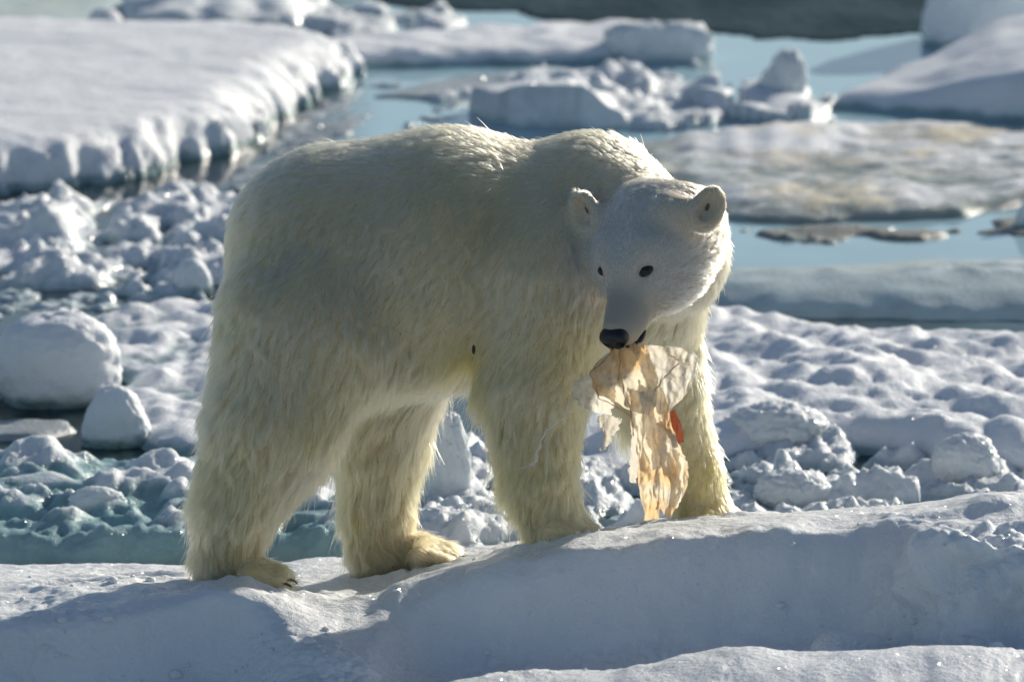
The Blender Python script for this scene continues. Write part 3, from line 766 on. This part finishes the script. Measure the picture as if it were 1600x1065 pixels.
# bare places: nose, eyes
NOSE = hd(.268, 0, -.066)
EYE = []
for s in (-1, 1):
    e0 = hd(.116, s * .056, .0)
    for _ in range(30):                                   # walk down onto the surface
        g = np.array([sdf((e0 + np.eye(3)[k] * .002)[None])[0] - sdf((e0 - np.eye(3)[k] * .002)[None])[0] for k in range(3)])
        g /= np.linalg.norm(g) + 1e-9
        e0 = e0 - g * sdf(e0[None])[0] * 0.8
    EYE.append((e0, g, s))
def near(P, c, r): return np.linalg.norm(P - c, axis=1) < r
NF = 400000
def sample(n, seed, wmul=None):
    r = np.random.default_rng(seed)
    w = FA.copy()
    if wmul is not None: w = w * wmul
    f = r.choice(len(BF), n, p=w / w.sum())
    u, v2 = r.random(n), r.random(n)
    cw = np.stack([(1-u)*(1-v2), u*(1-v2), u*v2, (1-u)*v2], 1)
    def g(A): return (A[BF[f]] * (cw[..., None] if A.ndim == 2 else cw)).sum(1)
    return g
fl_face = flen[BF].mean(1)
dens = np.clip(0.045 / fl_face, 0.75, 4.0)
g = sample(NF, 11, dens)
P = g(BV); N = g(vn); L = g(flen); CB = g(fcomb)
N /= np.linalg.norm(N, axis=1)[:, None]
keep = ~near(P, NOSE, .036)
for e0, gg, s in EYE: keep &= ~near(P, e0, .020)
P, N, L, CB = P[keep], N[keep], L[keep], CB[keep]
n = len(P)
r = np.random.default_rng(5)
# locks: every hair leans to the tip of the lock it belongs to
nc = 15000
gc = sample(nc, 12, np.clip(0.05 / fl_face, 0.8, 3.0)); CP = gc(BV)
kd = kdtree.KDTree(nc)
for i, c in enumerate(CP): kd.insert(c, i)
kd.balance()
ci = np.fromiter((kd.find(p)[1] for p in P), np.int64, n)
lock_rand = r.normal(size=(nc, 3)); lock_len = r.uniform(.78, 1.2, nc); lock_tint = r.normal(0, 1, nc)
flow = np.stack([fbm3(P * 5, 2, 301), fbm3(P * 5, 2, 303), fbm3(P * 5, 2, 305)], -1)
CB = CB + 0.55 * flow + 0.16 * lock_rand[ci] + 0.10 * r.normal(size=(n, 3))
CB -= N * (CB * N).sum(1)[:, None]
CB /= np.linalg.norm(CB, axis=1)[:, None] + 1e-9
L = L * lock_len[ci] * r.uniform(.72, 1.12, n)
lift = np.where(L < .03, .20, .34) + 0.10 * r.normal(size=n)
d0 = N * (lift + .25)[:, None] + CB * .85; d0 /= np.linalg.norm(d0, axis=1)[:, None]
d1 = N * (lift - .30)[:, None] + CB * 1.0 + np.array([0, 0, -.25]); d1 /= np.linalg.norm(d1, axis=1)[:, None]
NPT = 5
t = np.linspace(0, 1, NPT)
pts = P[:, None, :] - N[:, None, :] * .003 + L[:, None, None] * (d0[:, None, :] * (t - .5 * t * t)[None, :, None] + d1[:, None, :] * (.5 * t * t)[None, :, None])
pull = CP[ci] - P; pull -= N * (pull * N).sum(1)[:, None]
cl = np.clip((L - .004) / .03, 0, 1) * r.uniform(.35, .9, n) * (1 - .35 * smooth(1.1, 1.3, P[:, 2]))
pts += pull[:, None, :] * (cl[:, None] * (t**1.3)[None, :])[..., None]
stray = r.random(n) < np.where(P[:, 2] < 1.0, .06, .012)
L0 = np.where(stray & (L > .03), .45, 0) * L
pts += (N * .55 + CB * .6 + r.normal(0, .25, (n, 3)))[:, None, :] * (L0[:, None] * (t**1.5)[None, :])[..., None]
# tips that would sink under the snow are lifted to it
rad = (np.where(L < .02, .0005, .00066) * r.uniform(.8, 1.2, n))[:, None] * np.array([1, .95, .85, .65, .25])[None, :]
# colour: cream, yellower low down and in patches, soiled at the feet
zz = P[:, 2]
yel = np.clip(0.42 + 0.5 * fbm3(P * 3.0, 3, 401) + 0.35 * smooth(.85, .45, zz) + .06 * lock_tint[ci], 0, 1)
for (qx, qy, qY, qr, am) in ((915, 520, -.25, .16, .5), (740, 560, -.2, .10, .5), (500, 610, -.25, .13, .35), (880, 660, -.2, .1, .3)):
    yel = np.clip(yel + am * np.exp(-(np.linalg.norm(P - PY(qx, qy, qY), axis=1) / qr)**2), 0, 1.25)
ishead = np.exp(-np.clip(np.linalg.norm(P - hd(.04, 0, -.03), axis=1) - .14, 0, 1) / .035)
yel *= 1 - .75 * ishead
white = np.array([.965, .785, .49]); cream = np.array([.95, .56, .18]); pale = np.array([.91, .89, .84])
tint = white + (cream - white) * yel[:, None]
tint = tint * (1 - ishead[:, None]) + pale * ishead[:, None]
soil = np.clip(smooth(.46, .24, zz) * (0.45 + .9 * fbm3(P * 9, 2, 411)), 0, .6)
tint = tint * (1 - soil[:, None]) + soil[:, None] * np.array([.42, .33, .22])
mz = np.exp(-np.clip(np.linalg.norm(P - hd(.20, 0, -.035), axis=1) - .055, 0, 1) / .025)
tint = tint * (1 - .7 * mz[:, None]) + .7 * mz[:, None] * np.array([.24, .26, .30])
for c, nn, w, u, s in EARS:
    dq = P - c; e2 = np.sqrt(((dq @ w) + s * .006)**2 / .015**2 + (dq @ u + .010)**2 / .038**2)
    k = smooth(1.5, .5, e2) * (dq @ nn > -.006) * .97 * r.uniform(.35, 1, n)**.5
    tint = tint * (1 - k[:, None]) + k[:, None] * np.array([.09, .07, .055])
for e0, gg, s in EYE:
    k = np.exp(-np.clip(np.linalg.norm(P - e0, axis=1) - .014, 0, 1) / .004) * .8
    tint = tint * (1 - k[:, None]) + k[:, None] * np.array([.12, .10, .09])
for s in (-1, 1):                                   # dark line from the eye down the muzzle
    a_, b_ = hd(.128, s * .046, -.008), hd(.185, s * .036, -.040)
    tt = np.clip(((P - a_) @ (b_ - a_)) / ((b_ - a_) @ (b_ - a_)), 0, 1)
    k = .45 * np.exp(-(np.linalg.norm(P - a_ - tt[:, None] * (b_ - a_), axis=1) / .016)**2)
    tint = tint * (1 - k[:, None]) + k[:, None] * np.array([.28, .27, .28])
tint = np.clip(tint * (1 + .05 * r.normal(size=(n, 1))), .02, .96)
hc = bpy.data.hair_curves.new('fur')
hc.add_curves([NPT] * n)
hc.attributes['position'].data.foreach_set('vector', pts.astype(np.float32).ravel())
ra = hc.attributes.get('radius') or hc.attributes.new('radius', 'FLOAT', 'POINT')
ra.data.foreach_set('value', rad.astype(np.float32).ravel())
ta = hc.attributes.new('tint', 'FLOAT_COLOR', 'CURVE')
ta.data.foreach_set('color', np.concatenate([tint, np.ones((n, 1))], 1).astype(np.float32).ravel())
hc.materials.append(M['fur'])
fur = bpy.data.objects.new('fur', hc); COL.objects.link(fur)
fur.parent = bear; fur.matrix_parent_inverse = Matrix.Translation(-Vector(bear.location))

# ---- face
def blob(name, c, axes, rad, mat, parent, sub=3, fn=None):
    V, F = ICO[sub]; V = V.copy()
    if fn is not None: V = fn(V)
    A = np.array(axes)
    return mesh_np(name, c + (V * np.array(rad)) @ A, F, mat, parent)
def nose_fn(V):
    V = V / (np.abs(V)**2.6).sum(1)[:, None]**(1 / 2.6)
    for s in (-1, 1):                               # nostrils
        d = np.linalg.norm((V - np.array([.72, s * .52, -.15])) / np.array([1, .34, .42]), axis=1)
        V = V - np.array([1, 0, 0]) * (0.75 * np.exp(-(d / .8)**4))[:, None]
    d = np.exp(-(V[:, 1] / .10)**2) * (V[:, 0] > .2) * smooth(.5, -.6, V[:, 2]); V[:, 0] -= .28 * d
    V[:, 1] *= 1 - .22 * smooth(0, -1, V[:, 2])
    return V
blob('nose', hd(.262, 0, -.068), (HF, HL, HU), (.027, .040, .029), M['nose'], bear, 5, nose_fn)
for e0, gg, s in EYE:
    ax1 = np.cross(gg, HU); ax1 /= np.linalg.norm(ax1); ax2 = np.cross(ax1, gg)
    lid = blob('eyelid', e0 - gg * .0005, (gg, ax1, ax2), (.0085, .0255, .0155), M['lip'], bear, 3, lambda V: V * np.stack([np.ones(len(V)), np.ones(len(V)), 1 - .35 * V[:, 1]**2], -1))
    blob('eye', e0 + gg * .0045, (gg, ax1, ax2), (.0115, .0145, .0120), M['eye'], bear, 4)
def tube(name, pts, rad, mat, parent, ns=8):
    pts = np.array(pts, float); rad = np.broadcast_to(np.asarray(rad, float), (len(pts),))
    tg = np.gradient(pts, axis=0); tg /= np.linalg.norm(tg, axis=1)[:, None]
    ref = np.array([.3, .9, .3]); a = np.cross(tg, ref); a /= np.linalg.norm(a, axis=1)[:, None]; b2 = np.cross(tg, a)
    th = np.linspace(0, 2 * math.pi, ns + 1)[:-1]
    V = pts[:, None] + rad[:, None, None] * (np.cos(th)[None, :, None] * a[:, None] + np.sin(th)[None, :, None] * b2[:, None])
    n = len(pts); i = np.arange(n - 1)[:, None] * ns; j = np.arange(ns)[None]
    F = np.stack([i + j, i + (j + 1) % ns, i + ns + (j + 1) % ns, i + ns + j], -1).reshape(-1, 4)
    return mesh_np(name, V.reshape(-1, 3), F, mat, parent)
for s in (-1, 1):
    tube('lip', [hd(.258, s * .006, -.108), hd(.243, s * .026, -.112), hd(.228, s * .032, -.114), hd(.216, s * .037, -.112), hd(.205, s * .040, -.109)], [.005, .007, .009, .006, .002], M['lip'], bear)
for c, nn, w, u, s in EARS:
    blob('inner_ear', c - nn * .0004 - u * .008 - w * s * .007, (nn, w, u), (.0035, .009, .027), M['ear_in'], bear, 3)
blob('teat', PY(740, 546, -.285), (np.eye(3)[0], np.eye(3)[1], np.eye(3)[2]), (.005, .010, .013), M['lip'], bear, 2)
# claws
for (tx, ty, tY) in ((446, 902, -.20), (716, 866, .14), (922, 831, -.22), (1152, 813, .12)):
    p0 = PY(tx, ty, tY)
    for i in range(4):
        q = p0 + np.array([.004 - .012 * abs(i - 1.2), -.075 + .048 * i, 0.0])
        tube('claw', [q, q + np.array([.014, 0, .001]), q + np.array([.024, 0, -.004]), q + np.array([.031, 0, -.010])], [.004, .004, .003, .0008], M['claw'], bear, 7)

# ================================================================== THE PLASTIC SHEET
def plastic(name, col, col2, clear):
    m, nt, b = new_mat(name)
    geo = nt.nodes.new('ShaderNodeNewGeometry'); pos = geo.outputs['Position']
    n1 = noise(nt, pos, 11.0, 4); n2 = noise(nt, pos, 45.0, 4)
    c = mixc(nt, ramp(nt, n1, .35, .65), col, col2)
    c = mixc(nt, ramp(nt, n2, .64, .80, 0, .45), c, (.45, .27, .12))
    df = nt.nodes.new('ShaderNodeBsdfDiffuse'); tr = nt.nodes.new('ShaderNodeBsdfTranslucent'); gl = nt.nodes.new('ShaderNodeBsdfGlossy'); tp = nt.nodes.new('ShaderNodeBsdfTransparent')
    bpl = nt.nodes.new('ShaderNodeBump'); bpl.inputs['Strength'].default_value = .8; bpl.inputs['Distance'].default_value = .006
    wv_ = nt.nodes.new('ShaderNodeTexVoronoi'); wv_.feature = 'DISTANCE_TO_EDGE'; wv_.inputs['Scale'].default_value = 38.0; nt.links.new(pos, wv_.inputs['Vector'])
    nt.links.new(mathn(nt, 'ADD', wv_.outputs['Distance'], n2), bpl.inputs['Height'])
    for s in (df, tr): nt.links.new(c, s.inputs['Color']); nt.links.new(bpl.outputs[0], s.inputs['Normal'])
    nt.links.new(bpl.outputs[0], gl.inputs['Normal'])
    gl.inputs['Roughness'].default_value = .22
    def mx(f, a, b2):
        k = nt.nodes.new('ShaderNodeMixShader')
        if isinstance(f, float): k.inputs[0].default_value = f
        else: nt.links.new(f, k.inputs[0])
        nt.links.new(a, k.inputs[1]); nt.links.new(b2, k.inputs[2]); return k.outputs[0]
    s = mx(.78, df.outputs[0], tr.outputs[0]); s = mx(.10, s, gl.outputs[0])
    s = mx(ramp(nt, n1, .3, .7, clear * .4, clear), s, tp.outputs[0])
    nt.links.new(s, nt.nodes['Material Output'].inputs[0])
    nt.nodes.remove(b)
    return m
M['pl_cream'] = plastic('plastic_cream', (.96, .91, .80), (.95, .74, .45), .22)
M['pl_clear'] = plastic('plastic_clear', (.93, .91, .85), (.92, .86, .74), .48)
M['pl_white'] = plastic('plastic_white', (.92, .90, .86), (.90, .86, .78), .08)
M['pl_orange'] = plastic('plastic_orange', (.50, .20, .06), (.42, .15, .04), .0)
M['pl_fold'] = plastic('plastic_fold', (.74, .55, .33), (.66, .45, .25), .25)
sheet = empty('plastic_sheet', tuple(PY(985, 540, -.50)))
tag(sheet, 'torn crumpled plastic sheet, cream and orange, hanging from the bear\'s mouth', 'plastic sheet')
def rag(name, L_, R_, mat, crum=.012, seed=1, nu=60, nv=34, ragged=.012, thick=.0009):
    L_ = np.array(L_, float); R_ = np.array(R_, float)
    u = np.linspace(0, 1, nu); v2 = np.linspace(0, 1, nv)
    def res(A):
        k = np.linspace(0, 1, len(A))
        return PY(*[catmull(k, A[:, i], u) for i in range(3)])
    a, b2 = res(L_), res(R_)
    jit = ragged * fbm2(np.linspace(0, 9, nu), np.full(nu, seed * 3.1), 3, seed)
    jit2 = ragged * fbm2(np.linspace(0, 11, nu), np.full(nu, seed * 5.3 + 2), 3, seed + 1)
    d = (b2 - a); d /= np.linalg.norm(d, axis=1)[:, None] + 1e-9
    a = a + d * jit[:, None]; b2 = b2 + d * jit2[:, None]
    V = a[:, None] * (1 - v2)[None, :, None] + b2[:, None] * v2[None, :, None]
    q = V * np.array([18, 12, 6]) + seed * 4.4
    fold = np.abs(perlin3(q, seed)) * 2 + .8 * np.abs(perlin3(q * 2.3, seed + 4)) + .5 * np.abs(perlin3(q * np.array([4.5, 3, 5]), seed + 5)) - .8
    V[..., 1] += crum * 1.6 * fold
    V[..., 0] += crum * .9 * perlin3(q * 1.4 + 9, seed + 6)
    V[..., 2] += crum * .6 * perlin3(q * 1.4 + 19, seed + 8)
    o = mesh_np(name, V.reshape(-1, 3), grid_faces(nu, nv), M[mat], sheet)
    md = o.modifiers.new('thickness', 'SOLIDIFY'); md.thickness = thick
    return o
rag('gathered_top', [(962, 534, -.50), (945, 555, -.50), (925, 580, -.49), (935, 615, -.48), (985, 640, -.48)], [(990, 534, -.50), (1010, 545, -.53), (1020, 570, -.54), (1022, 600, -.53), (1020, 645, -.50)], 'pl_cream', .016, 2)
rag('flared_corner', [(985, 536, -.51), (1000, 565, -.53), (1010, 600, -.52), (1018, 630, -.51), (1035, 650, -.5)], [(1010, 540, -.52), (1062, 545, -.50), (1090, 560, -.47), (1078, 605, -.47), (1042, 648, -.49)], 'pl_clear', .012, 5)
rag('clear_flap', [(948, 552, -.49), (915, 585, -.47), (895, 602, -.45), (905, 630, -.44), (930, 645, -.44)], [(975, 550, -.49), (965, 585, -.49), (965, 610, -.48), (960, 632, -.47), (955, 650, -.46)], 'pl_clear', .010, 8)
rag('hanging_strip', [(985, 600, -.49), (982, 640, -.48), (990, 690, -.46), (1000, 750, -.45), (1006, 816, -.43)], [(1012, 600, -.50), (1026, 650, -.47), (1030, 700, -.46), (1034, 750, -.44), (1030, 812, -.43)], 'pl_cream', .014, 11, 90, 36, ragged=.007)
rag('hanging_strip', [(1000, 590, -.51), (1014, 640, -.50), (1022, 690, -.48), (1036, 740, -.47), (1024, 800, -.46)], [(1026, 596, -.51), (1046, 645, -.49), (1060, 690, -.47), (1071, 740, -.45), (1054, 806, -.44)], 'pl_cream', .016, 17, 90, 36, ragged=.007)
rag('hanging_strip', [(995, 610, -.52), (1002, 650, -.515), (1008, 700, -.51), (1020, 735, -.50)], [(1018, 612, -.52), (1024, 650, -.515), (1046, 690, -.50), (1036, 730, -.49)], 'pl_clear', .012, 19, 60, 26, ragged=.007)
rag('torn_edge', [(1050, 700, -.48), (1058, 725, -.48), (1056, 760, -.47), (1046, 790, -.46)], [(1062, 698, -.48), (1074, 728, -.47), (1070, 762, -.46), (1052, 796, -.45)], 'pl_clear', .010, 37, 50, 14, ragged=.012)
rag('narrow_strip', [(990, 650, -.45), (985, 690, -.44), (980, 730, -.43), (984, 752, -.42)], [(1006, 655, -.45), (1004, 690, -.44), (998, 730, -.43), (994, 752, -.42)], 'pl_white', .008, 23, 40, 14)
rag('torn_scrap', [(930, 650, -.43), (935, 668, -.43), (945, 680, -.42), (935, 705, -.42)], [(958, 648, -.43), (970, 655, -.43), (956, 690, -.42), (945, 706, -.42)], 'pl_white', .012, 27, 40, 20)
rag('orange_piece', [(1041, 646, -.46), (1048, 668, -.46), (1058, 694, -.45)], [(1054, 640, -.46), (1064, 664, -.46), (1069, 690, -.45)], 'pl_orange', .003, 31, 24, 10, ragged=.002)
def cord(name, pix, w, mat):
    q = np.array(pix, float); k = np.linspace(0, 1, len(q)); u = np.linspace(0, 1, 40)
    p = PY(*[catmull(k, q[:, i], u) for i in range(3)])
    sd_ = int(q[0, 0]) % 97
    p = p + np.stack([.006 * perlin2(u * 9 + i * 7.7, u * 0 + sd_, sd_ + i) for i in range(3)], -1) * (u * (1 - u) * 4)[:, None]
    w = np.broadcast_to(w, u.shape) * (1 + .8 * perlin2(u * 12, u * 0 + sd_ + 3, sd_))
    return tube(name, p, w, M[mat], sheet, 6)
cord('torn_thread', [(905, 622, -.45), (890, 628, -.44), (880, 650, -.42), (852, 676, -.40), (842, 700, -.39), (835, 722, -.39), (812, 732, -.385)], np.concatenate([np.full(25, .0018), np.full(10, .004), np.full(5, .0015)]), 'pl_white')
cord('crumpled_fold', [(972, 536, -.53), (968, 560, -.54), (972, 600, -.535), (985, 640, -.52), (990, 680, -.50)], .0017, 'pl_fold')
cord('crumpled_fold', [(958, 545, -.52), (938, 570, -.51), (922, 582, -.50), (930, 600, -.50), (935, 620, -.49), (958, 632, -.50), (985, 650, -.51)], .0014, 'pl_fold')
cord('crumpled_fold', [(1062, 566, -.53), (1042, 585, -.54), (1028, 602, -.54), (1022, 612, -.535)], .0017, 'pl_fold')
cord('crumpled_fold', [(1036, 545, -.53), (1050, 556, -.53), (1064, 566, -.525), (1078, 570, -.50)], .0013, 'pl_fold')
